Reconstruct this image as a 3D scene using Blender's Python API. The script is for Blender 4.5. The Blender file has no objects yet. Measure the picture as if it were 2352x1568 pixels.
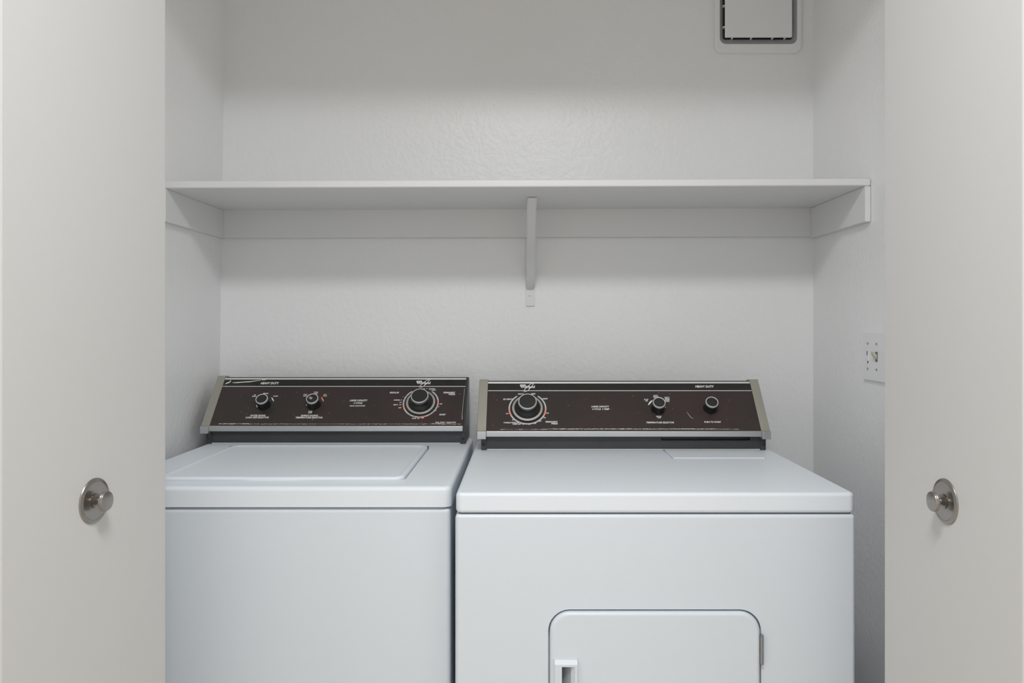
import bpy, bmesh, math, random
from mathutils import Vector, Matrix

R = random.Random(7)
scene = bpy.context.scene
COL = scene.collection
EYE = 1.22            # eye height; heights below are written relative to it where noted

# ------------------------------------------------------------------ camera, world, light, exposure
cam_d = bpy.data.cameras.new('camera')
cam = bpy.data.objects.new('camera', cam_d)
COL.objects.link(cam)
cam.location = (0, 0, EYE)
cam.rotation_euler = (math.radians(90), 0, 0)
cam_d.sensor_width = 36.0
cam_d.lens = 1750 / 2352 * 36
cam_d.shift_x = -29 / 2352
cam_d.shift_y = -39 / 2352
cam_d.clip_start = 0.02
scene.camera = cam

scene.view_settings.view_transform = 'Standard'
scene.view_settings.look = 'None'
scene.view_settings.gamma = 1
scene.view_settings.use_curve_mapping = False
scene.view_settings.exposure = -0.21

world = bpy.data.worlds.new('world')
scene.world = world
world.use_nodes = True
world.node_tree.nodes['Background'].inputs[0].default_value = (0.80, 0.90, 1.0, 1)
world.node_tree.nodes['Background'].inputs[1].default_value = 0.3


def area(name, loc, rot, sx, sy, power, colour, shape='RECTANGLE'):
    d = bpy.data.lights.new(name, 'AREA')
    d.shape = shape
    d.size = sx
    d.size_y = sy
    d.energy = power
    d.color = colour
    o = bpy.data.objects.new(name, d)
    COL.objects.link(o)
    o.location = loc
    o.rotation_euler = rot
    return o


scene.cycles.max_bounces = 16
scene.cycles.diffuse_bounces = 14
scene.cycles.glossy_bounces = 6

# ceiling lamp of the room in front of the closet, and added soft fill lights with no windows behind them
area('ceiling_lamp_light', (0.0, 0.27, 2.41), (0, 0, 0), 0.46, 0.42, 27, (0.985, 0.995, 1.0), 'ELLIPSE')
area('fill_light_rear', (0.0, -2.42, 1.15), (math.radians(90), 0, 0), 2.8, 1.6, 6.5, (0.86, 0.93, 1.0))
area('fill_light_right', (1.73, -0.35, 1.45), (math.radians(90), 0, math.radians(90)), 1.9, 1.6, 9.5, (0.86, 0.93, 1.0))
area('fill_light_left', (-1.73, -0.35, 1.45), (math.radians(90), 0, math.radians(-90)), 1.9, 1.6, 9.5, (0.86, 0.93, 1.0))

WASHER_PRINT = [
    ('HEAVY DUTY', -0.6875, 0.1382, 0.0494, 0.0075),
    ('REGULAR', -0.3478, 0.1067, 0.0244, 0.0052),
    ('PERMANENT', -0.2012, 0.1067, 0.0314, 0.0052),
    ('PRESS', -0.1939, 0.1009, 0.0174, 0.0052),
    ('EX', -0.7181, 0.0987, 0.0058, 0.0037),
    ('SMALL', -0.7194, 0.0944, 0.0116, 0.0037),
    ('MEDIUM', -0.6908, 0.1038, 0.0139, 0.0037),
    ('LARGE', -0.6627, 0.0950, 0.0127, 0.0037),
    ('WATER SAVING', -0.6950, 0.0324, 0.0397, 0.0050),
    ('LOAD SIZE SELECTOR', -0.6952, 0.0261, 0.0600, 0.0053),
    ('COLD', -0.5844, 0.1002, 0.0104, 0.0034),
    ('COLD', -0.5841, 0.0955, 0.0104, 0.0034),
    ('WARM', -0.5580, 0.1080, 0.0116, 0.0034),
    ('COLD', -0.5571, 0.1033, 0.0105, 0.0034),
    ('HOT', -0.5316, 0.1002, 0.0081, 0.0034),
    ('COLD', -0.5313, 0.0955, 0.0104, 0.0034),
    ('WARM', -0.5607, 0.0454, 0.0103, 0.0034),
    ('WARM', -0.5610, 0.0410, 0.0102, 0.0034),
    ('ENERGY SAVING', -0.5605, 0.0321, 0.0442, 0.0050),
    ('TEMPERATURE SELECTOR', -0.5604, 0.0258, 0.0702, 0.0053),
    ('LARGE CAPACITY', -0.4394, 0.0808, 0.0473, 0.0057),
    ('6 CYCLE', -0.4399, 0.0725, 0.0230, 0.0057),
    ('MAGIC CLEAN FILTER', -0.4403, 0.0632, 0.0401, 0.0038),
    ('NORMAL', -0.3380, 0.0821, 0.0173, 0.0037),
    ('14', -0.3280, 0.0744, 0.0052, 0.0037),
    ('HEAVY', -0.3398, 0.0667, 0.0126, 0.0037),
    ('10', -0.3277, 0.0667, 0.0052, 0.0037),
    ('OFF', -0.3278, 0.0569, 0.0080, 0.0037),
    ('OFF', -0.2703, 0.1187, 0.0070, 0.0035),
    ('NORMAL', -0.2482, 0.1193, 0.0175, 0.0035),
    ('LIGHT', -0.2432, 0.1147, 0.0117, 0.0035),
    ('OFF', -0.2211, 0.0693, 0.0075, 0.0037),
    ('SHORT', -0.2141, 0.0352, 0.0170, 0.0050),
    ('SOAK', -0.2868, 0.0233, 0.0113, 0.0039),
    ('20', -0.2760, 0.0233, 0.0057, 0.0039),
    ('OFF', -0.2654, 0.0247, 0.0079, 0.0036),
    ('PULL START - PUSH STOP', -0.2044, 0.0105, 0.0529, 0.0042),
]
DRYER_PRINT = [
    ('HEAVY DUTY', 0.4614, 0.1336, 0.0480, 0.0072),
    ('HEAVY', -0.0094, 0.1104, 0.0155, 0.0041),
    ('MED', 0.0221, 0.1108, 0.0111, 0.0041),
    ('EX HEAVY', -0.0418, 0.0942, 0.0242, 0.0046),
    ('LIGHT', 0.0518, 0.0956, 0.0143, 0.0044),
    ('OFF', -0.0434, 0.0505, 0.0071, 0.0033),
    ('OFF', 0.0570, 0.0518, 0.0071, 0.0034),
    ('10', -0.0287, 0.0323, 0.0049, 0.0037),
    ('TUMBLE PRESS', -0.0366, 0.0240, 0.0312, 0.0037),
    ('20', -0.0172, 0.0242, 0.0054, 0.0037),
    ('DAMP DRY', -0.0188, 0.0198, 0.0215, 0.0037),
    ('30', -0.0034, 0.0200, 0.0054, 0.0037),
    ('40', 0.0112, 0.0194, 0.0054, 0.0037),
    ('50', 0.0258, 0.0221, 0.0054, 0.0037),
    ('60', 0.0383, 0.0287, 0.0054, 0.0037),
    ('70', 0.0494, 0.0385, 0.0054, 0.0037),
    ('PERMANENT', 0.0667, 0.0264, 0.0301, 0.0045),
    ('PRESS', 0.0738, 0.0211, 0.0161, 0.0045),
    ('LARGE CAPACITY', 0.1899, 0.0718, 0.0448, 0.0051),
    ('4 CYCLE  3 TEMP', 0.1905, 0.0641, 0.0436, 0.0051),
    ('FLUFF', 0.3075, 0.0932, 0.0110, 0.0035),
    ('AIR', 0.3078, 0.0891, 0.0066, 0.0035),
    ('KNITS', 0.3327, 0.1054, 0.0111, 0.0035),
    ('GENTLE', 0.3323, 0.1015, 0.0138, 0.0035),
    ('LOW', 0.3328, 0.0978, 0.0088, 0.0035),
    ('HEAVY', 0.3608, 0.0997, 0.0132, 0.0033),
    ('PERM', 0.3607, 0.0956, 0.0121, 0.0033),
    ('PRESS', 0.3605, 0.0916, 0.0121, 0.0033),
    ('HIGH', 0.3604, 0.0876, 0.0099, 0.0033),
    ('MEDIUM', 0.3333, 0.0423, 0.0130, 0.0032),
    ('TEMP', 0.3339, 0.0385, 0.0097, 0.0032),
    ('TEMPERATURE SELECTOR', 0.3347, 0.0244, 0.0688, 0.0048),
    ('PUSH TO START', 0.4648, 0.0259, 0.0420, 0.0048),
]

# ------------------------------------------------------------------ materials
def new_mat(name, col, rough=0.5, metal=0.0, spec=0.5, bump=None, mottle=None):
    """bump = (scale, distance, strength); mottle = (scale, amount, second colour)"""
    m = bpy.data.materials.new(name)
    m.use_nodes = True
    nt = m.node_tree
    b = nt.nodes['Principled BSDF']
    b.inputs['Base Color'].default_value = (*col, 1)
    b.inputs['Roughness'].default_value = rough
    b.inputs['Metallic'].default_value = metal
    b.inputs['Specular IOR Level'].default_value = spec
    tc = nt.nodes.new('ShaderNodeTexCoord')
    if mottle:
        n = nt.nodes.new('ShaderNodeTexNoise')
        n.inputs['Scale'].default_value = mottle[0]
        n.inputs['Detail'].default_value = 4
        nt.links.new(tc.outputs['Object'], n.inputs['Vector'])
        rp = nt.nodes.new('ShaderNodeMapRange')
        rp.inputs[1].default_value = 0.35
        rp.inputs[2].default_value = 0.65
        rp.inputs[3].default_value = 0
        rp.inputs[4].default_value = mottle[1]
        nt.links.new(n.outputs['Fac'], rp.inputs[0])
        mx = nt.nodes.new('ShaderNodeMix')
        mx.data_type = 'RGBA'
        mx.inputs['A'].default_value = (*col, 1)
        mx.inputs['B'].default_value = (*mottle[2], 1)
        nt.links.new(rp.outputs[0], mx.inputs['Factor'])
        nt.links.new(mx.outputs['Result'], b.inputs['Base Color'])
    if bump:
        n = nt.nodes.new('ShaderNodeTexNoise')
        n.inputs['Scale'].default_value = bump[0]
        n.inputs['Detail'].default_value = 3
        n.inputs['Roughness'].default_value = 0.45
        nt.links.new(tc.outputs['Object'], n.inputs['Vector'])
        bp = nt.nodes.new('ShaderNodeBump')
        bp.inputs['Distance'].default_value = bump[1]
        bp.inputs['Strength'].default_value = bump[2]
        nt.links.new(n.outputs['Fac'], bp.inputs['Height'])
        nt.links.new(bp.outputs['Normal'], b.inputs['Normal'])
    return m


M = {}
M['wall'] = new_mat('wall_paint', (0.842, 0.845, 0.848), 0.36, 0, 0.5, (85, 0.0022, 0.6), (3, 0.5, (0.83, 0.83, 0.826)))
M['ceiling'] = new_mat('ceiling_paint', (0.87, 0.87, 0.865), 0.8, 0, 0.3)
M['floor'] = new_mat('floor_vinyl', (0.66, 0.57, 0.46), 0.55, 0, 0.4, (25, 0.001, 0.3), (6, 0.6, (0.62, 0.53, 0.42)))
M['door'] = new_mat('door_paint', (0.565, 0.562, 0.552), 0.5, 0, 0.4, (45, 0.0004, 0.25), (2, 0.5, (0.555, 0.551, 0.54)))
M['shelf'] = new_mat('shelf_paint', (0.75, 0.75, 0.748), 0.38, 0, 0.5, (60, 0.0005, 0.25), (4, 0.4, (0.735, 0.735, 0.73)))
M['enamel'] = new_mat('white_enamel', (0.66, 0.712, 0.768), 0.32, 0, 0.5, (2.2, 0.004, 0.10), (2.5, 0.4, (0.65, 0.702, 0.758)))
M['enamel_top'] = new_mat('white_enamel_lightened', (0.74, 0.79, 0.845), 0.42, 0, 0.4, (5, 0.004, 0.22), (3, 0.5, (0.725, 0.775, 0.832)))  # cabinet white, lightened in colour so the tops look better lit
M['plastic'] = new_mat('white_plastic', (0.80, 0.81, 0.81), 0.35, 0, 0.5)
M['gap'] = new_mat('dark_gap', (0.03, 0.032, 0.035), 0.8)
M['mid_grey'] = new_mat('matte_mid_grey', (0.36, 0.36, 0.36), 0.8)
M['gasket'] = new_mat('grey_gasket', (0.14, 0.15, 0.16), 0.7)
M['frame'] = new_mat('console_black', (0.040, 0.042, 0.046), 0.38, 0, 0.5, None, (9, 0.6, (0.055, 0.056, 0.06)))
M['panel'] = new_mat('panel_brown', (0.036, 0.028, 0.024), 0.30, 0, 0.5, None, (7, 1.0, (0.047, 0.030, 0.028)))
M['band'] = new_mat('panel_band', (0.022, 0.021, 0.018), 0.22, 0, 0.5)
M['alu'] = new_mat('brushed_trim', (0.60, 0.61, 0.61), 0.38, 0.85, 0.5, None, (14, 0.4, (0.54, 0.55, 0.55)))
M['cap'] = new_mat('end_cap_satin', (0.42, 0.405, 0.35), 0.42, 0.55, 0.5, None, (10, 0.5, (0.38, 0.36, 0.31)))
M['bright'] = new_mat('bright_trim', (0.80, 0.80, 0.79), 0.35, 0.35)
M['print'] = new_mat('print_white', (0.88, 0.86, 0.84), 0.5)
M['print_grey'] = new_mat('print_grey', (0.55, 0.56, 0.57), 0.5)
M['print_red'] = new_mat('print_red', (0.82, 0.30, 0.22), 0.5)
M['knob'] = new_mat('knob_black', (0.014, 0.014, 0.014), 0.36)
M['knob_face'] = new_mat('knob_face', (0.017, 0.017, 0.016), 0.45)
M['chrome'] = new_mat('knob_ring', (0.80, 0.80, 0.79), 0.35, 0.55)
M['dial'] = new_mat('dial_skirt', (0.50, 0.48, 0.44), 0.35, 0.5)
M['nickel'] = new_mat('brushed_nickel', (0.36, 0.335, 0.31), 0.28, 0.95, 0.5, (180, 0.0002, 0.15))
M['steel'] = new_mat('hinge_steel', (0.30, 0.31, 0.32), 0.4, 0.6)
M['beige'] = new_mat('toggle_beige', (0.52, 0.50, 0.40), 0.5)
M['scuff'] = new_mat('dark_scuff', (0.08, 0.075, 0.07), 0.8)
M['wear'] = new_mat('worn_edge', (0.80, 0.78, 0.75), 0.6)
M['screw'] = new_mat('screw_metal', (0.35, 0.35, 0.33), 0.45, 0.7)


# ------------------------------------------------------------------ mesh helpers (bmesh is always in world coordinates)
def box(bm, x0, x1, y0, y1, z0, z1, r=0.0, seg=3):
    t = bmesh.new()
    bmesh.ops.create_cube(t, size=1)
    bmesh.ops.scale(t, vec=(x1 - x0, y1 - y0, z1 - z0), verts=t.verts)
    bmesh.ops.translate(t, vec=((x0 + x1) / 2, (y0 + y1) / 2, (z0 + z1) / 2), verts=t.verts)
    if r:
        bmesh.ops.bevel(t, geom=t.edges[:], offset=r, segments=seg, profile=0.5, affect='EDGES')
    add(bm, t)
    return bm


def add(bm, t, mat=None):
    me = bpy.data.meshes.new('tmp')
    t.to_mesh(me)
    t.free()
    if mat is not None:
        me.transform(mat)
    bm.from_mesh(me)
    bpy.data.meshes.remove(me)


def quad(pts):
    bm = bmesh.new()
    bm.faces.new([bm.verts.new(p) for p in pts])
    return bm


def prism(poly, axis_vec, frame=None):
    """closed polygon of 3-D points pushed along a vector"""
    bm = bmesh.new()
    a = [bm.verts.new(p) for p in poly]
    d = Vector(axis_vec)
    b = [bm.verts.new(Vector(p) + d) for p in poly]
    n = len(a)
    bm.faces.new(a)
    bm.faces.new(b[::-1])
    for i in range(n):
        bm.faces.new((a[i], b[i], b[(i + 1) % n], a[(i + 1) % n]))
    bmesh.ops.recalc_face_normals(bm, faces=bm.faces)
    return bm


def rrect(x0, x1, z0, z1, r, n=8):
    pts = []
    for cx, cz, a0 in ((x1 - r, z1 - r, 0), (x0 + r, z1 - r, 90), (x0 + r, z0 + r, 180), (x1 - r, z0 + r, 270)):
        for i in range(n + 1):
            a = math.radians(a0 + 90 * i / n)
            pts.append((cx + r * math.cos(a), cz + r * math.sin(a)))
    return pts


def rslab_y(x0, x1, z0, z1, y0, y1, r, soft=0.0, seg=4):
    """upright slab with rounded corners, front at y0; soft rounds the front edge"""
    bm = prism([(x, y0, z) for x, z in rrect(x0, x1, z0, z1, r)], (0, y1 - y0, 0))
    if soft:
        es = [e for e in bm.edges if all(abs(v.co.y - y0) < 1e-6 for v in e.verts)]
        bmesh.ops.bevel(bm, geom=es, offset=soft, segments=seg, profile=0.5, affect='EDGES')
    return bm


def rslab_z(x0, x1, y0, y1, z0, z1, r, soft=0.0, seg=4, both=False):
    bm = prism([(x, y, z0) for x, y in rrect(x0, x1, y0, y1, r)], (0, 0, z1 - z0))
    if soft:
        es = [e for e in bm.edges if all(abs(v.co.z - z1) < 1e-6 for v in e.verts)
              or (both and all(abs(v.co.z - z0) < 1e-6 for v in e.verts))]
        bmesh.ops.bevel(bm, geom=es, offset=soft, segments=seg, profile=0.5, affect='EDGES')
    return bm


def lathe(profile, seg=40):
    """profile (r, z) about local Z, ends closed"""
    bm = bmesh.new()
    rings = []
    for r, z in profile:
        if r < 1e-6:
            rings.append([bm.verts.new((0, 0, z))])
        else:
            rings.append([bm.verts.new((r * math.cos(2 * math.pi * i / seg), r * math.sin(2 * math.pi * i / seg), z)) for i in range(seg)])
    for a, b in zip(rings, rings[1:]):
        for i in range(seg):
            j = (i + 1) % seg
            if len(a) == 1 and len(b) == 1:
                continue
            if len(a) == 1:
                bm.faces.new((a[0], b[j], b[i]))
            elif len(b) == 1:
                bm.faces.new((a[i], a[j], b[0]))
            else:
                bm.faces.new((a[i], a[j], b[j], b[i]))
    bmesh.ops.recalc_face_normals(bm, faces=bm.faces)
    return bm


def arc_band(cu, cv, r0, r1, a0, a1, n=24, taper=False):
    """flat band in the panel plane, angles in degrees; taper narrows both ends"""
    bm = bmesh.new()
    prev = None
    for i in range(n + 1):
        f = i / n
        a = math.radians(a0 + (a1 - a0) * f)
        k = math.sin(math.pi * min(1, max(0, f))) ** 0.5 if taper else 1
        rm = r1 - (r1 - r0) * max(k, 0.08)
        p = bm.verts.new((cu + rm * math.cos(a), cv + rm * math.sin(a), 0))
        q = bm.verts.new((cu + r1 * math.cos(a), cv + r1 * math.sin(a), 0))
        if prev:
            bm.faces.new((prev[0], prev[1], q, p))
        prev = (p, q)
    return bm


def ribbon(pts, w):
    """flat polyline band in the panel plane; w one width or a list of widths"""
    bm = bmesh.new()
    prev = None
    for i, p in enumerate(pts):
        a = Vector(pts[max(i - 1, 0)])
        b = Vector(pts[min(i + 1, len(pts) - 1)])
        d = (b - a).normalized()
        nrm = Vector((-d.y, d.x))
        ww = w[i] if isinstance(w, (list, tuple)) else w
        u = bm.verts.new((p[0] + nrm.x * ww / 2, p[1] + nrm.y * ww / 2, 0))
        v = bm.verts.new((p[0] - nrm.x * ww / 2, p[1] - nrm.y * ww / 2, 0))
        if prev:
            bm.faces.new((prev[0], prev[1], v, u))
        prev = (u, v)
    return bm


def text_bm(s, u, v, w, h, shear=0.0):
    """lettering fitted to a width and a height, centred at (u, v) in the plane"""
    cu = bpy.data.curves.new('tmp_text', 'FONT')
    cu.body = s
    cu.size = 1
    cu.resolution_u = 2
    cu.offset = 0.030
    cu.shear = shear
    ob = bpy.data.objects.new('tmp_text', cu)
    me = bpy.data.meshes.new_from_object(ob)
    bpy.data.objects.remove(ob)
    bpy.data.curves.remove(cu)
    bm = bmesh.new()
    bm.from_mesh(me)
    bpy.data.meshes.remove(me)
    xs = [q.co.x for q in bm.verts]
    ys = [q.co.y for q in bm.verts]
    sx = w / (max(xs) - min(xs))
    sy = h / (max(ys) - min(ys))
    mx = (max(xs) + min(xs)) / 2
    my = (max(ys) + min(ys)) / 2
    for q in bm.verts:
        q.co = Vector(((q.co.x - mx) * sx + u, (q.co.y - my) * sy + v, 0))
    return bm


def cut(bm, *cutters):
    """boolean difference, all in world coordinates; returns a new bmesh"""
    me = bpy.data.meshes.new('cut_a')
    bm.to_mesh(me)
    bm.free()
    a = bpy.data.objects.new('cut_a', me)
    COL.objects.link(a)
    rub = []
    for c in cutters:
        mc = bpy.data.meshes.new('cut_b')
        c.to_mesh(mc)
        c.free()
        b = bpy.data.objects.new('cut_b', mc)
        COL.objects.link(b)
        md = a.modifiers.new('d', 'BOOLEAN')
        md.operation = 'DIFFERENCE'
        md.solver = 'EXACT'
        md.object = b
        rub.append(b)
    dg = bpy.context.evaluated_depsgraph_get()
    res = bpy.data.meshes.new_from_object(a.evaluated_get(dg))
    out = bmesh.new()
    out.from_mesh(res)
    bpy.data.meshes.remove(res)
    for o in [a] + rub:
        d = o.data
        bpy.data.objects.remove(o)
        bpy.data.meshes.remove(d)
    return out


def world_loc(o):
    p = Vector((0, 0, 0))
    while o:
        p += o.location
        o = o.parent
    return p


def obj(name, bm, mat, parent=None, smooth=True, angle=35, label=None):
    me = bpy.data.meshes.new(name)
    bmesh.ops.remove_doubles(bm, verts=bm.verts, dist=1e-6)
    bm.to_mesh(me)
    bm.free()
    me.materials.append(M[mat])
    o = bpy.data.objects.new(name, me)
    COL.objects.link(o)
    if parent:
        me.transform(Matrix.Translation(-world_loc(parent)))
        o.parent = parent
    if smooth:
        me.shade_smooth()
        me.set_sharp_from_angle(angle=math.radians(angle))
        wn = o.modifiers.new('weighted', 'WEIGHTED_NORMAL')
        wn.keep_sharp = True
        wn.weight = 100
    if label:
        o['label'] = label
    return o


def tag(o, label, cat=None, kind=None, group=None):
    o['label'] = label
    if cat:
        o['category'] = cat
    if kind:
        o['kind'] = kind
    if group:
        o['group'] = group
    return o


def thing(name, loc, label, cat, kind=None):
    o = bpy.data.objects.new(name, None)
    o.empty_display_size = 0.05
    COL.objects.link(o)
    o.location = loc
    return tag(o, label, cat, kind)


# ------------------------------------------------------------------ room shell
XL, XR, YB = -0.866, 0.822, 2.170      # closet side walls and back wall
YF0, YF1 = 1.20, 1.32                   # wall with the closet opening
OL, OR, OH = -0.715, 0.722, 2.15        # closet opening
RX0, RX1, RY0, ZC = -1.75, 1.75, -2.45, 2.44
T = 0.10


def struct(name, bm, mat, label, parent=None, smooth=False):
    o = obj(name, bm, mat, parent, smooth)
    return tag(o, label, kind='structure')


b = bmesh.new(); box(b, RX0 - T, RX1 + T, RY0 - T, YB + T, -T, 0)
struct('floor', b, 'floor', 'beige vinyl floor under the washer and dryer')
b = bmesh.new(); box(b, RX0 - T, RX1 + T, RY0 - T, YB + T, ZC, ZC + T)
struct('ceiling', b, 'ceiling', 'flat white ceiling over room and closet')
b = bmesh.new(); box(b, XL - 0.08, XR + 0.08, YB, YB + T, 0, ZC)
struct('wall_back', b, 'wall', 'off-white textured back wall of the laundry closet')
# the left wall leans a little: it stands 35 mm further out at the foot than at the top
b = prism([(XL - T, YF1, 0), (XL - 0.0176, YF1, 0), (XL + 0.0172, YF1, ZC), (XL - T, YF1, ZC)], (0, YB - YF1 + 0.02, 0))
struct('wall_left', b, 'wall', 'off-white left side wall of the laundry closet')
b = bmesh.new(); box(b, XR, XR + T, YF1, YB + 0.02, 0, ZC)
struct('wall_right', b, 'wall', 'off-white right side wall of the laundry closet')
b = bmesh.new()
box(b, RX0, OL, YF0, YF1, 0, ZC); box(b, OR, RX1, YF0, YF1, 0, ZC); box(b, OL, OR, YF0, YF1, OH, ZC)
struct('wall_front', b, 'wall', 'off-white wall with the closet opening and its header')
b = bmesh.new(); box(b, RX0 - T, RX0, RY0, YF1, 0, ZC)
struct('wall_room_left', b, 'wall', 'off-white room wall to the left of the closet')
b = bmesh.new(); box(b, RX1, RX1 + T, RY0, YF1, 0, ZC)
struct('wall_room_right', b, 'wall', 'off-white room wall to the right of the closet')
b = bmesh.new(); box(b, RX0 - T, RX1 + T, RY0 - T, RY0, 0, ZC)
struct('wall_room_rear', b, 'wall', 'off-white room wall facing the closet')
b = bmesh.new(); box(b, OL, OR, 1.245, 1.295, OH - 0.022, OH)
struct('trim_1', b, 'shelf', 'white folding door track under the closet header')

# ------------------------------------------------------------------ folding doors
def folding_door(name, label, s, far, beta, knob_y):
    """s = +1 for the left door (face looks to +X), -1 for the right one; far = (x, y) of the face's inner edge"""
    w, th = 0.348, 0.034
    rt = thing(name, (far[0] - s * 0.06, far[1], 0), label, None, 'structure')
    ang = math.radians(beta)
    along = Vector((-s * math.cos(ang), -math.sin(ang), 0))      # from the far edge toward the room
    nrm = Vector((s * math.sin(ang), -math.cos(ang), 0))
    P0 = Vector((far[0], far[1], 0))

    def leaf(p0, al, nm):
        fr = Matrix((al, nm, Vector((0, 0, 1)))).transposed().to_4x4()
        fr.translation = p0
        t = bmesh.new()
        box(t, 0, w, -th, 0, 0.012, OH - 0.024, 0.0025, 2)
        out = bmesh.new()
        add(out, t, fr)
        bmesh.ops.recalc_face_normals(out, faces=out.faces)
        return out
    obj('door_panel', leaf(P0, along, nrm), 'door', rt)
    # second leaf, folded behind the first, hinged on the room-side edge and pivoting at the jamb
    hinge = P0 + along * w - nrm * (th + 0.004)
    piv = Vector((s * 0 + (OL + 0.012 if s > 0 else OR - 0.012), 1.262, 0))
    al2 = (piv - hinge); al2.z = 0; al2.normalize()
    nm2 = Vector((-al2.y, al2.x, 0))
    if nm2.x * s < 0:
        nm2 = -nm2
    obj('door_panel', leaf(hinge, al2, nm2), 'door', rt)
    for z in (0.25, 1.0, 1.8):
        t = lathe([(0, 0), (0.005, 0), (0.005, 0.07), (0, 0.07)], 12)
        out = bmesh.new()
        add(out, t, Matrix.Translation(P0 + along * (w - 0.004) - nrm * (th + 0.002) + Vector((0, 0, z))))
        obj('hinge', out, 'door', rt)
    # knob
    d = (far[1] - knob_y) / math.sin(ang)
    c = P0 + along * d + Vector((0, 0, EYE - 0.2525))
    zx = nrm
    fr = Matrix((Vector((0, 0, 1)).cross(zx), Vector((0, 0, 1)), zx)).transposed().to_4x4()
    fr.translation = c
    t = lathe([(0.0062, 0.001), (0.0100, 0.0030), (0.0105, 0.0045), (0.0075, 0.0062), (0.0046, 0.0080), (0.0044, 0.0110), (0.0056, 0.0132),
               (0.0126, 0.0148), (0.0144, 0.0157), (0.0146, 0.0172), (0.0140, 0.0180), (0.0143, 0.0190), (0.0136, 0.0204), (0.0080, 0.0214), (0, 0.0217)], 40)
    out = bmesh.new(); add(out, t, fr)
    kn = obj('knob', out, 'nickel', rt, angle=50)
    t = lathe([(0, -0.001), (0.0325, -0.001), (0.0325, 0.0008), (0.0318, 0.0018), (0.0272, 0.0034), (0.0264, 0.0030), (0.0120, 0.0032), (0, 0.0032)], 56)
    out = bmesh.new(); add(out, t, fr)
    obj('backplate', out, 'nickel', kn, angle=25)
    return rt


folding_door('door_1', 'off-white folded closet door at the left edge, its knob beside the washer', 1, (-0.598, 1.270), 84, 1.0916)
folding_door('door_2', 'off-white folded closet door at the right edge, its knob beside the dryer', -1, (0.5994, 1.270), 89.5, 1.088)

# ------------------------------------------------------------------ wall shelf
SH = EYE + 0.3226                      # underside of the board
sh = thing('wall_shelf', (0, YB, SH), 'long white painted shelf across the closet above both machines', 'shelf')
b = bmesh.new(); box(b, XL + 0.0050, XR - 0.0008, 1.806, YB - 0.0005, SH, SH + 0.0178, 0.004, 3)
for v in b.verts:                       # the right end sits a little higher
    if v.co.x > 0.2:
        v.co.z += 0.0060
obj('shelf_board', b, 'shelf', sh)
b = bmesh.new(); box(b, XL + 0.0040, XR - 0.001, YB - 0.020, YB - 0.0005, EYE + 0.2440, SH + 0.0005, 0.0015, 2)
for v in b.verts:
    if v.co.x > 0.2:
        v.co.z += 0.006 if v.co.z > SH - 0.02 else 0.004
obj('back_cleat', b, 'shelf', sh)
b = bmesh.new(); box(b, XL + 0.0040, XL + 0.0155, 1.806, YB - 0.0205, EYE + 0.2440, SH, 0.0015, 2)
obj('side_cleat', b, 'shelf', sh)
b = bmesh.new(); box(b, XR - 0.0145, XR - 0.0010, 1.807, YB - 0.0205, EYE + 0.2440, SH + 0.0058, 0.0015, 2)
obj('side_cleat', b, 'shelf', sh)
# bracket: wall leg, arm under the board, diagonal brace
BX0, BX1 = 0.0035, 0.0290
b = bmesh.new()
box(b, BX0 - 0.0005, BX1 - 0.0005, YB - 0.0042, YB - 0.0003, EYE + 0.0525, EYE + 0.2440, 0.0006, 1)
br = obj('bracket', b, 'shelf', sh)
b = bmesh.new(); box(b, BX0 + 0.0055, BX1 + 0.0040, 1.966, YB - 0.0205, SH + 0.0010, SH + 0.0036, 0.0003, 1)
obj('bracket_arm', b, 'shelf', br)
path = [(1.948, SH + 0.0035), (1.956, SH - 0.006), (1.975, SH - 0.020), (2.120, EYE + 0.145), (2.145, EYE + 0.118), (2.1665, EYE + 0.104)]
b = bmesh.new()
rows = []
for i, (y, z) in enumerate(path):
    p0 = path[max(i - 1, 0)]; p1 = path[min(i + 1, len(path) - 1)]
    d = Vector((p1[0] - p0[0], p1[1] - p0[1])).normalized()
    n2 = Vector((-d.y, d.x))
    if n2.x > 0:
        n2 = -n2
    f = i / (len(path) - 1)
    hw = 0.0122 if 0 < i < len(path) - 1 else (0.0120 if i == 0 else 0.0085)
    cx = 0.0205 * (1 - f) + 0.0150 * f
    dp = 0.011 if 0 < i < len(path) - 1 else 0.003
    ring = []
    for (a, q) in ((-hw, -dp), (-hw, -0.003), (-hw + 0.003, 0.0), (hw - 0.003, 0.0), (hw, -0.003), (hw, -dp)):
        ring.append(b.verts.new((cx + a, y + n2.x * (q + 0.006), z + n2.y * (q + 0.006))))
    rows.append(ring)
for r0, r1 in zip(rows, rows[1:]):
    for i in range(6):
        j = (i + 1) % 6
        b.faces.new((r0[i], r0[j], r1[j], r1[i]))
b.faces.new(rows[0]); b.faces.new(rows[-1][::-1])
bmesh.ops.recalc_face_normals(b, faces=b.faces)
obj('bracket_brace', b, 'shelf', br)
t = lathe([(0, 0), (0.0042, 0), (0.0040, 0.0012), (0.0026, 0.0022), (0, 0.0024)], 16)
b = bmesh.new(); add(b, t, Matrix.Translation((0.0145, YB - 0.0041, EYE + 0.0835)) @ Matrix.Rotation(math.radians(90), 4, 'X'))
box(b, 0.0118, 0.0172, YB - 0.0068, YB - 0.0062, EYE + 0.0830, EYE + 0.0840)
obj('screw', b, 'shelf', br)

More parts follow.
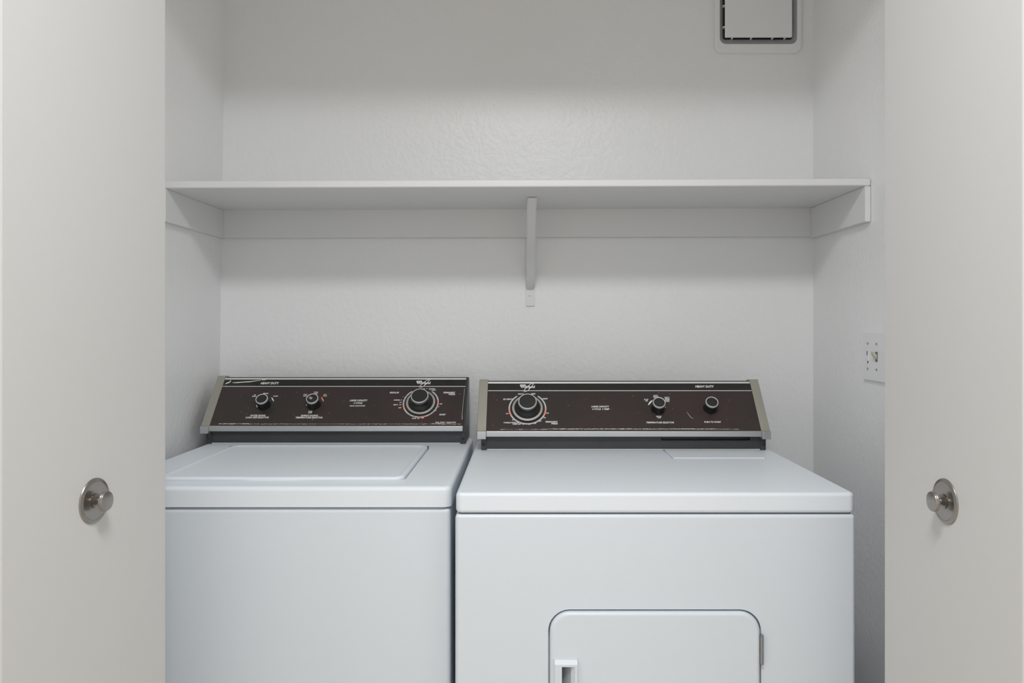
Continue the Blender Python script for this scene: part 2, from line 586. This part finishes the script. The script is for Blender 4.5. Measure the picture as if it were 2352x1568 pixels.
# ------------------------------------------------------------------ exhaust fan cover on the back wall
fan = thing('exhaust_fan', (0.66, YB, EYE + 0.90), 'white square exhaust fan cover high on the back wall', 'fan')
z0, z1 = EYE + 0.770, EYE + 1.030
b = rslab_y(0.5385, 0.7850, z0, z1, YB - 0.013, YB - 0.0005, 0.020, 0.004)
b = cut(b, rslab_y(0.5525, 0.7715, z0 + 0.0235, z1 - 0.0235, YB - 0.03, YB - 0.0030, 0.018))
obj('fan_frame', b, 'plastic', fan)
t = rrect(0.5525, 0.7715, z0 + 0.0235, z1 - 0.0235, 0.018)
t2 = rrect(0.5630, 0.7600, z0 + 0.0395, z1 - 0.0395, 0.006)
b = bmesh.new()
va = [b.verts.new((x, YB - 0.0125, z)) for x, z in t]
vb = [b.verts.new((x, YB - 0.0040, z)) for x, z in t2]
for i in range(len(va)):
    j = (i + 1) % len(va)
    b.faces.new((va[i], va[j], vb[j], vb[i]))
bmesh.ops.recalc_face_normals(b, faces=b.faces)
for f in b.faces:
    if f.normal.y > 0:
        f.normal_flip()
obj('fan_channel', b, 'mid_grey', fan, label='grey sloped strip around the cover')  # channel coloured a darker grey than the white frame
b = bmesh.new(); box(b, 0.5615, 0.7615, YB - 0.0042, YB - 0.0035, z0 + 0.0375, z1 - 0.0375)
obj('fan_cavity', b, 'gap', fan, smooth=False)
b = bmesh.new(); box(b, 0.5655, 0.7545, YB - 0.0225, YB - 0.0150, z0 + 0.0400, z1 - 0.0365, 0.0022, 3)
obj('fan_panel', b, 'plastic', fan)
for dx in (0.586, 0.640, 0.700, 0.735):
    b = bmesh.new(); box(b, dx, dx + 0.0035, YB - 0.0165, YB - 0.0035, z0 + 0.0385, z0 + 0.048, 0.0005, 1)
    obj('fan_rib', b, 'plastic', fan)
for dz in (0.090, 0.150):
    b = bmesh.new(); box(b, 0.5610, 0.5720, YB - 0.0165, YB - 0.0035, z0 + dz - 0.02, z0 + dz - 0.017, 0.0005, 1)
    obj('fan_rib', b, 'plastic', fan)

# ------------------------------------------------------------------ double switch plate on the right wall
sw = thing('switch_plate', (XR, 1.779, EYE - 0.075), 'painted two-gang switch plate on the right side wall', 'switch plate')
PZ0, PZ1 = EYE - 0.1330, EYE - 0.0165
b = bmesh.new(); box(b, XR - 0.0062, XR + 0.0005, 1.7215, 1.8375, PZ0, PZ1, 0.0030, 3)
obj('plate', b, 'plastic', sw)
PX = XR - 0.0062
for yy in (1.811, 1.766):
    for dz in (0.0300, -0.0300):
        t = lathe([(0, 0), (0.0030, 0), (0.0028, 0.0010), (0, 0.0014)], 12)
        b = bmesh.new(); add(b, t, Matrix.Translation((PX, yy, EYE - 0.0750 + dz)) @ Matrix.Rotation(math.radians(-90), 4, 'Y'))
        obj('screw', b, 'screw', sw)
    b = bmesh.new(); box(b, PX - 0.0012, PX + 0.0004, yy - 0.0052, yy + 0.0052, EYE - 0.0865, EYE - 0.0635, 0.0005, 1)
    s_ = obj('toggle_frame', b, 'gasket' if yy < 1.79 else 'plastic', sw)
    tip = 0.0105 if yy < 1.79 else 0.0016
    b = prism([(PX, yy - 0.0042, EYE - 0.0820), (PX - tip, yy - 0.0030, EYE - 0.0700), (PX - tip, yy - 0.0030, EYE - 0.0630), (PX, yy - 0.0042, EYE - 0.0700)], (0, 0.0078, 0))
    obj('toggle', b, 'beige' if yy < 1.79 else 'mid_grey', sw, label='beige toggle' if yy < 1.79 else None)
b = bmesh.new(); box(b, PX - 0.0004, PX + 0.0003, 1.8085, 1.8130, EYE - 0.0920, EYE - 0.0865)
obj('scuff_mark', b, 'scuff', sw, smooth=False)


# ------------------------------------------------------------------ shared parts of the two machines
def plane_matrix(Y1, h1, Y2, h2):
    up = Vector((0, Y2 - Y1, h2 - h1)).normalized()
    n = Vector((1, 0, 0)).cross(up)      # points to the room and up
    m = Matrix((Vector((1, 0, 0)), up, n)).transposed().to_4x4()
    m.translation = Vector((0, Y1, EYE + h1))
    return m, (Vector((Y2 - Y1, h2 - h1))).length


def on(pm, bm, lift=0.0):
    out = bmesh.new()
    add(out, bm, pm @ Matrix.Translation((0, 0, lift)))
    return out


def poly_x(pts, x0, x1):
    return prism([(x0, y, z) for y, z in pts], (x1 - x0, 0, 0))


def small_knob(root, pm, u, v, pointer=None):
    k = obj('knob', on(pm, at_uv(lathe([(0.0170, 0.0), (0.0172, 0.0015), (0.0162, 0.004), (0.0152, 0.012), (0.0148, 0.0235), (0.0146, 0.0268), (0, 0.0268)], 40), u, v)), 'knob', root)
    obj('knob_ring', on(pm, at_uv(lathe([(0.0148, 0.0232), (0.0157, 0.0242), (0.0158, 0.0285), (0.0151, 0.0296), (0.0138, 0.0294), (0.0132, 0.0280)], 40), u, v)), 'chrome', k)
    obj('knob_face', on(pm, at_uv(lathe([(0.0136, 0.0268), (0.0136, 0.0284), (0.006, 0.0287), (0, 0.0288)], 40), u, v)), 'knob_face', k)
    return k


def at_uv(bm, u, v):
    bmesh.ops.translate(bm, vec=(u, v, 0), verts=bm.verts)
    return bm


def big_knob(root, pm, u, v, reds, ticks):
    k = obj('knob', on(pm, at_uv(lathe([(0.0285, 0.0035), (0.0292, 0.0050), (0.0285, 0.0066), (0.0245, 0.0105), (0.0215, 0.0150), (0.0205, 0.0195), (0.0215, 0.0225),
                                        (0.0224, 0.0240), (0.0222, 0.0300), (0.0205, 0.0318), (0, 0.0318)], 48), u, v)), 'knob', root, label='large black timer knob')
    obj('knob_ring', on(pm, at_uv(lathe([(0.0222, 0.0285), (0.0230, 0.0290), (0.0229, 0.0318), (0.0221, 0.0330), (0.0208, 0.0329), (0.0203, 0.0314)], 48), u, v)), 'chrome', k)
    obj('knob_groove', on(pm, at_uv(lathe([(0.0224, 0.0236), (0.0229, 0.0242), (0.0226, 0.0250)], 48), u, v)), 'alu', k)
    obj('knob_face', on(pm, at_uv(lathe([(0.0206, 0.0316), (0.0206, 0.0322), (0, 0.0324)], 48), u, v)), 'knob_face', k)
    obj('dial_skirt', on(pm, at_uv(lathe([(0, 0.0010), (0.0395, 0.0010), (0.0395, 0.0022), (0.0380, 0.0034), (0.0335, 0.0040), (0, 0.0040)], 56), u, v)), 'knob', k)
    b = bmesh.new()
    add(b, at_uv(lathe([(0.0330, 0.0040), (0.0332, 0.0045), (0.0376, 0.0041), (0.0384, 0.0034)], 64), u, v))
    obj('dial_ring', on(pm, b), 'dial', k)
    # printed scale around the dial
    b = bmesh.new()
    add(b, arc_band(u, v, 0.0438, 0.0475, 125, 415, 60, False))
    sc = obj('dial_scale', on(pm, b, 0.0004), 'print_grey', k, smooth=False)
    for a0, a1 in reds:
        obj('dial_mark', on(pm, arc_band(u, v, 0.0437, 0.0476, a0, a1, 8), 0.0007), 'print_red', k, smooth=False, label='red off mark on the dial scale')
    for a in ticks:
        obj('dial_tick', on(pm, arc_band(u, v, 0.0437, 0.0476, a - 0.6, a + 0.6, 2), 0.0007), 'gap', k, smooth=False)
    return k


def brand_mark(u, v, w):
    """script wordmark: bold sheared letters, a bar on the first letter, a double swoosh through the word"""
    b = bmesh.new()
    h = w * 0.30
    add(b, text_bm('Whirlpool', u + 0.035 * w, v, w * 0.90, h, 0.12))
    add(b, ribbon([(u - 0.50 * w, v + 0.60 * h), (u - 0.13 * w, v + 0.60 * h)], 0.22 * h))
    add(b, ribbon([(u - 0.49 * w, v + 0.55 * h), (u - 0.40 * w, v - 0.20 * h)], [0.30 * h, 0.05 * h]))
    s1 = [(-0.24, -1.25), (-0.27, -1.05), (-0.18, -0.55), (-0.04, 0.05), (0.12, 0.62), (0.26, 0.98), (0.36, 1.12), (0.42, 1.05)]
    s2 = [(-0.24, -1.25), (-0.14, -1.22), (0.02, -0.90), (0.16, -0.30), (0.28, 0.30), (0.38, 0.85), (0.42, 1.05)]
    for s in (s1, s2):
        add(b, ribbon([(u + a * w, v + c * h) for a, c in s], [0.05 * h] + [0.13 * h] * (len(s) - 2) + [0.05 * h]))
    return b


def chips(u0, u1, v, density, seed, amp=0.0010):
    """short worn flecks along a panel edge"""
    rr = random.Random(seed)
    b = bmesh.new()
    n = int((u1 - u0) / 0.004)
    add(b, ribbon([(u0 + (u1 - u0) * i / n, v + rr.uniform(-0.0001, 0.0001)) for i in range(n + 1)], [rr.uniform(0.0001, 0.0006) for _ in range(n + 1)]))
    u = u0
    while u < u1:
        l = rr.uniform(0.003, 0.018)
        if rr.random() < density:
            n = max(3, int(l / 0.002))
            pts = [(u + l * i / (n - 1), v + rr.uniform(-amp, amp) * 0.5) for i in range(n)]
            add(b, ribbon(pts, [rr.uniform(0.0003, 0.0017) for _ in pts]))
        u += l + rr.uniform(0.0005, 0.007)
    return b


def specks(u0, u1, v0, v1, n, seed):
    rr = random.Random(seed)
    b = bmesh.new()
    for _ in range(n):
        t = bmesh.new()
        bmesh.ops.create_circle(t, cap_ends=True, segments=6, radius=rr.uniform(0.0003, 0.00075))
        at_uv(t, rr.uniform(u0, u1), rr.uniform(v0, v1))
        add(b, t)
    return b


def console(root, cfg):
    Y1, h1, Y2, h2 = cfg['slope']
    pm, L = plane_matrix(Y1, h1, Y2, h2)
    E = EYE
    x0, x1 = cfg['x']
    bx0, bx1 = cfg['body']
    Ys, hs = cfg['strip'], cfg['top']
    k = (Y2 - Y1, h2 - h1)
    nn = Vector((-(k[1]), k[0])).normalized()          # outward normal in (y, z)
    off = -0.0025
    A = (Y1 + nn.x * off, E + h1 + nn.y * off)
    B = (Y2 + nn.x * off, E + h2 + nn.y * off)
    pts = [(Ys, E + hs + 0.0006), (Ys, E + h1 - 0.0135), (A[0], A[1] - 0.0125), A, B, (Y2 + 0.004, E + h2 + 0.0006), (Y2 + 0.030, E + h2 - 0.002),
           (Y2 + 0.034, E + hs + 0.0006)]
    cb = poly_x(pts, bx0, bx1)
    if cfg.get('hollow'):
        hx0, hx1 = cfg['hollow']
        cb = cut(cb, rslab_y(hx0, hx1, E + h1 - 0.0245, E + h1 - 0.006, Ys - 0.002, Ys + 0.014, 0.004))
    cp = obj('control_panel', cb, 'frame', root, angle=25, label='black sloped console with brown face and silver trim')
    # face plate, band, lines
    t = bmesh.new(); box(t, x0, x1, 0, cfg['vline'], -0.0030, 0.0, 0.0006, 1)
    obj('face_plate', on(pm, t), 'panel', cp)
    t = bmesh.new(); box(t, x0, x1, cfg['vline'] + 0.0012, L - 0.0035, -0.0030, -0.0002, 0.0005, 1)
    obj('face_band', on(pm, t), 'band', cp)
    t = bmesh.new(); box(t, x0, x1, cfg['vline'] - 0.0008, cfg['vline'] + 0.0013, -0.002, 0.0006, 0.0003, 1)
    obj('trim_line', on(pm, t), 'bright', cp)
    t = bmesh.new(); box(t, x0, x1, L - 0.0075, L - 0.0025, -0.002, 0.0014, 0.0010, 2)
    obj('trim_line', on(pm, t), 'bright', cp)
    # lower trim bar
    b = bmesh.new(); box(b, x0, x1, cfg['bar'], Y1 + 0.012, E + h1 - 0.0135, E + h1 + 0.0004, 0.0016, 3)
    obj('trim_bar', b, 'alu', cp)
    b = bmesh.new(); box(b, bx0 + 0.014, bx1 - 0.014, Ys - 0.0015, Ys + 0.002, E + hs + 0.0006, E + hs + 0.0028, 0.0005, 1)
    obj('trim_line', b, 'bright', cp)
    # end blocks with a screw each
    for q in (bx0, bx1 - 0.0135):
        b = bmesh.new(); box(b, q, q + 0.0135, Ys - 0.0030, Ys + 0.01, E + hs + 0.0006, E + h1 - 0.014, 0.0012, 2)
        obj('end_block', b, 'frame', cp)
        t = lathe([(0.0038, 0.0), (0.0040, 0.0008), (0.0026, 0.0010), (0.0022, 0.0002), (0, 0.0002)], 14)
        b = bmesh.new(); add(b, t, Matrix.Translation((q + 0.0068, Ys - 0.0030, E + hs + 0.0135)) @ Matrix.Rotation(math.radians(90), 4, 'X'))
        obj('screw', b, 'gap', cp)
    # end caps
    for cx0, cx1 in cfg['caps']:
        o2 = 0.0045
        a = (Y1 + nn.x * o2, E + h1 + nn.y * o2 - 0.002)
        c = (Y2 + nn.x * o2 + 0.002, E + h2 + nn.y * o2 + 0.002)
        pts = [(cfg['bar'] - 0.0035, E + h1 - 0.0185), (cfg['bar'] - 0.0035, a[1]), a, c, (Y2 + 0.028, E + h2 + 0.002), (Y2 + 0.028, E + h2 - 0.012), (Y1 + 0.028, E + h1 - 0.0185)]
        b = poly_x(pts, cx0, cx1)
        bmesh.ops.bevel(b, geom=b.edges[:], offset=0.0013, segments=2, profile=0.5, affect='EDGES')
        obj('end_cap', b, 'cap', cp, label='khaki silver end cap')
        b = bmesh.new(); box(b, cx0 + 0.0006, cx1 - 0.0006, cfg['bar'] - 0.0050, cfg['bar'] + 0.004, E + h1 - 0.0187, E + h1 - 0.0006, 0.0010, 2)
        obj('end_cap_foot', b, 'alu', cp)
    return pm, L, cp


def lettering(pm, cp, table):
    for s, u, v, w, h in table:
        obj('lettering', on(pm, text_bm(s, u, v, w, h, 0.15), 0.0004), 'print', cp, smooth=False)


# ------------------------------------------------------------------ washer
WT = -0.3085                                      # top surface, relative to the eye
wa = thing('washer', (-0.4815, 1.76, 0), 'white top-loading washer with a lid, standing left of the dryer', 'washer')
E = EYE
wx0, wx1 = -0.8245, -0.1400
b = bmesh.new(); box(b, wx0 + 0.002, wx1 - 0.0015, 1.4505, 2.075, 0.0, E - 0.3500, 0.0085, 4)
obj('cabinet', b, 'enamel', wa)
b = bmesh.new(); box(b, wx0 + 0.008, wx1 - 0.008, 1.4600, 2.07, E - 0.3535, E - 0.3450)
obj('top_gap', b, 'gap', wa, smooth=False)
top = rslab_z(wx0, wx1, 1.4480, 2.083, E - 0.3472, E + WT, 0.016, 0.0085, 5)
lx0, lx1, ly0, ly1 = -0.7300, -0.2400, 1.5060, 1.9080
top = cut(top, rslab_z(lx0 - 0.0022, lx1 + 0.0022, ly0 - 0.0022, ly1 + 0.0022, E + WT - 0.010, E + WT + 0.02, 0.0255))
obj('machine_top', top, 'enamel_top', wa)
pts = rrect(lx0, lx1, ly0, ly1, 0.0235)
# finger lip: the front edge bulges forward over a short length
lip = []
for x, y in pts:
    lip.append((x, y))
poly = [p for p in lip]
i0 = max(range(len(poly)), key=lambda i: (poly[i][1] == min(q[1] for q in poly), -poly[i][0]))
res = []
for i, p in enumerate(poly):
    res.append(p)
    q = poly[(i + 1) % len(poly)]
    if abs(p[1] - ly0) < 1e-6 and abs(q[1] - ly0) < 1e-6 and abs(q[0] - p[0]) > 0.2:
        sgn = 1 if q[0] > p[0] else -1
        arr = [(-0.562, 0), (-0.550, -0.0035), (-0.530, -0.0050), (-0.470, -0.0050), (-0.445, -0.0035), (-0.425, 0)]
        if sgn < 0:
            arr = arr[::-1]
        res += [(x, ly0 + dy * 0.4) for x, dy in arr]
b = prism([(x, y, E + WT - 0.0095) for x, y in res], (0, 0, 0.0165))
zt = max(v.co.z for v in b.verts)
es = [e for e in b.edges if all(abs(v.co.z - zt) < 1e-6 for v in e.verts)]
bmesh.ops.bevel(b, geom=es, offset=0.0055, segments=4, profile=0.5, affect='EDGES')
b.faces.ensure_lookup_table()
tf = max((f for f in b.faces if f.normal.z > 0.99), key=lambda f: f.calc_area())
bmesh.ops.inset_region(b, faces=[tf], thickness=0.0030, depth=0.0)
bmesh.ops.inset_region(b, faces=[tf], thickness=0.0100, depth=-0.0042)
zf = min(v.co.z for v in tf.verts)
for v in tf.verts:
    v.co.z = zf
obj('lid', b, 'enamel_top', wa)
for q in (lx0 - 0.0015, lx1 - 0.0035):
    b = bmesh.new(); box(b, q, q + 0.005, ly1 - 0.022, ly1 - 0.008, E + WT - 0.008, E + WT + 0.0060, 0.0008, 1)
    obj('lid_hinge', b, 'gasket', wa)

W_S = (1.964, -0.2612, 2.07, -0.1438)
pm, L, cp = console(wa, dict(slope=W_S, x=(-0.8125, -0.1585), body=(-0.8235, -0.1525), strip=1.972, top=WT, vline=0.1273, bar=1.958,
                             caps=[(-0.8330, -0.8115)]))
lettering(pm, cp, WASHER_PRINT)
obj('brand_mark', on(pm, brand_mark(-0.2726, 0.1380, 0.0385), 0.0006), 'print', cp, smooth=False)
for cu, cv, a0, a1 in ((-0.6859, 0.0725, 12, 55), (-0.5543, 0.0735, 195, 205), (-0.6859, 0.0725, 196, 222)):
    obj('dial_mark', on(pm, arc_band(cu, cv, 0.0200, 0.0230, a0, a1, 10, True), 0.0005), 'print', cp, smooth=False)
for q, w_ in (((-0.2622, 0.1200), 0.0024), ((-0.2535, 0.1165), 0.0022), ((-0.2262, 0.0600), 0.0026), ((-0.2325, 0.0485), 0.0026), ((-0.3235, 0.0925), 0.0018), ((-0.3263, 0.0822), 0.0026)):
    t = bmesh.new(); bmesh.ops.create_circle(t, cap_ends=True, segments=8, radius=w_ / 2); at_uv(t, *q)
    obj('dial_dot', on(pm, t, 0.0005), 'print', cp, smooth=False)
obj('dial_mark', on(pm, arc_band(-0.5543, 0.0735, 0.0200, 0.0232, 8, 55, 10, True), 0.0005), 'print_red', cp, smooth=False, label='red hot-cold arc by the temperature knob')
b = chips(-0.79, -0.17, 0.0052, 0.85, 3)
add(b, chips(-0.79, -0.71, 0.0068, 0.9, 5)); add(b, chips(-0.24, -0.19, 0.0065, 0.9, 8))
add(b, specks(-0.80, -0.17, 0.010, 0.120, 34, 11))
pts = [(-0.7885, 0.1400), (-0.776, 0.1402), (-0.760, 0.1420), (-0.744, 0.1432), (-0.730, 0.1455), (-0.7137, 0.1478)]
add(b, ribbon(pts, [0.0016, 0.0030, 0.0027, 0.0030, 0.0022, 0.0010]))
add(b, ribbon([(-0.8075, 0.1345), (-0.8040, 0.1385), (-0.7985, 0.1405), (-0.7950, 0.1450), (-0.7965, 0.1490)], [0.001, 0.0036, 0.0040, 0.0022, 0.001]))
add(b, ribbon([(-0.7110, 0.1490), (-0.7000, 0.1500)], [0.0024, 0.0012]))
add(b, ribbon([(-0.1620, 0.0200), (-0.1630, 0.0400), (-0.1620, 0.0800), (-0.1610, 0.1200)], [0.0014, 0.0006, 0.0005, 0.0005]))
obj('worn_fleck', on(pm, b, 0.0006), 'wear', cp, smooth=False, label='pale scratches and chips on the console face')['kind'] = 'stuff'
small_knob(wa, pm, -0.6859, 0.0655)
k2 = small_knob(wa, pm, -0.5543, 0.0665)
b = bmesh.new()
for dv in (0.003, 0.0, -0.003):
    add(b, text_bm('WARM', 0, dv, 0.0062, 0.0022))
rot = Matrix.Translation((-0.5583, 0.0675, 0)) @ Matrix.Rotation(math.radians(55), 4, 'Z')
t = bmesh.new(); add(t, b, rot)
obj('knob_label', on(pm, t, 0.0290), 'print', k2, smooth=False)
big_knob(wa, pm, -0.2743, 0.0730, [(-8, 10), (188, 204), (270, 290)], [150, 166, 180, 236, 252, 268, 306, 318, 332, 346, 52])

# ------------------------------------------------------------------ dryer
DT = -0.3090
dr = thing('dryer', (0.2405, 1.70, 0), 'white front-loading dryer with a hinged door, standing right of the washer', 'dryer')
dx0, dx1 = -0.1280, 0.6090
b = bmesh.new(); box(b, dx0, dx1, 1.4000, 2.030, 0.0, E - 0.3488, 0.0075, 4)
gx0, gx1, gz1 = 0.0432, 0.4345, E - 0.5232
gz0 = gz1 - 0.400
b = cut(b, rslab_y(gx0, gx1, gz0, gz1, 1.36, 1.4140, 0.0400))
obj('cabinet', b, 'enamel', dr)
b = bmesh.new(); box(b, dx0 + 0.007, dx1 - 0.007, 1.4080, 2.02, E - 0.3520, E - 0.3440)
obj('top_gap', b, 'gap', dr, smooth=False)
b = rslab_z(dx0 + 0.0012, dx1 - 0.0012, 1.3985, 2.036, E - 0.3468, E + DT, 0.012, 0.0070, 5, True)
b = cut(b, rslab_z(0.3410, 0.5580, 1.7550, 1.8860, E + DT - 0.004, E + DT + 0.02, 0.004))
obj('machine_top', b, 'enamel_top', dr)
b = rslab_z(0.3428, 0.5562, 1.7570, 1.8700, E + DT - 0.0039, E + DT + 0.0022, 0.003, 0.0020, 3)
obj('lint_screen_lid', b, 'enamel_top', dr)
# door
b = rslab_y(gx0 + 0.0030, gx1 - 0.0030, gz0 + 0.0030, gz1 - 0.0030, 1.3925, 1.4135, 0.0370, 0.0070, 5)
hx0, hx1, hz1 = 0.0520, 0.0965, E - 0.6090
hz0 = hz1 - 0.150
b = cut(b, rslab_y(hx0 + 0.004, hx1 - 0.004, hz0 + 0.004, hz1 - 0.004, 1.36, 1.4105, 0.002))
dd = obj('door', b, 'enamel', dr)
# finger pocket: deep at its left side, its floor ramping up to the right
def pocket():
    return prism([(hx0 + 0.0157, 1.37, hz0 + 0.012), (hx1 - 0.0050, 1.37, hz0 + 0.012), (hx1 - 0.0050, 1.3846, hz0 + 0.012), (hx0 + 0.0157, 1.4065, hz0 + 0.012)],
                 (0, 0, hz1 - hz0 - 0.0250))


b = cut(rslab_y(hx0, hx1, hz0, hz1, 1.3910, 1.4100, 0.0015, 0.0008, 2), pocket())
b2 = poly_x([(1.3912, hz1 - 0.0025), (1.3840, hz1 - 0.0090), (1.3840, hz0 + 0.009), (1.3912, hz0 + 0.0025), (1.4095, hz0 + 0.0025), (1.4095, hz1 - 0.0025)],
            hx0 + 0.0030, hx1 - 0.0005)
b2 = cut(b2, pocket())
add(b, b2)
obj('door_handle', b, 'enamel', dd)
for hz in (E - 0.5680, E - 0.8200):
    b = bmesh.new()
    box(b, gx1 - 0.0030, gx1 + 0.0030, 1.3935, 1.4040, hz - 0.0550, hz, 0.0012, 2)
    t = lathe([(0, 0), (0.0032, 0), (0.0032, 0.050), (0, 0.050)], 12)
    add(b, t, Matrix.Translation((gx1 - 0.0005, 1.3945, hz - 0.0525)))
    obj('door_hinge', b, 'steel', dd)

D_S = (1.866, -0.2607, 1.964, -0.1459)
pm, L, cp = console(dr, dict(slope=D_S, x=(-0.0945, 0.5795), body=(-0.1070, 0.5935), strip=1.8765, top=DT, vline=0.1205, bar=1.860,
                             hollow=(0.3350, 0.5560), caps=[(-0.1165, -0.0940), (0.5790, 0.6010)]))
lettering(pm, cp, DRYER_PRINT)
obj('brand_mark', on(pm, brand_mark(0.0078, 0.1316, 0.0385), 0.0006), 'print', cp, smooth=False)
b = arc_band(0.3333, 0.0700, 0.0200, 0.0240, 115, 165, 12, True)
obj('dial_mark', on(pm, b, 0.0005), 'print', cp, smooth=False)
b = ribbon([(0.3520, 0.0700), (0.3545, 0.0700)], [0.0046, 0.001])
obj('dial_mark', on(pm, b, 0.0005), 'print_red', cp, smooth=False, label='red pointer by the temperature knob')
b = chips(0.04, 0.52, 0.0050, 0.92, 21)
add(b, chips(0.06, 0.46, 0.0060, 0.7, 23)); add(b, chips(-0.06, 0.05, 0.0042, 0.4, 25))
add(b, specks(-0.08, 0.56, 0.010, 0.115, 30, 27))
add(b, ribbon([(0.4050, 0.0560), (0.4090, 0.0460), (0.4130, 0.0390), (0.4190, 0.0360)], [0.0004, 0.0009, 0.0009, 0.0004]))
obj('worn_fleck', on(pm, b, 0.0006), 'wear', cp, smooth=False, label='pale chips along the console lower edge')['kind'] = 'stuff'
small_knob(dr, pm, 0.3333, 0.0650)
small_knob(dr, pm, 0.4643, 0.0663)
big_knob(dr, pm, 0.0071, 0.0660, [(183, 207), (333, 357)], [])
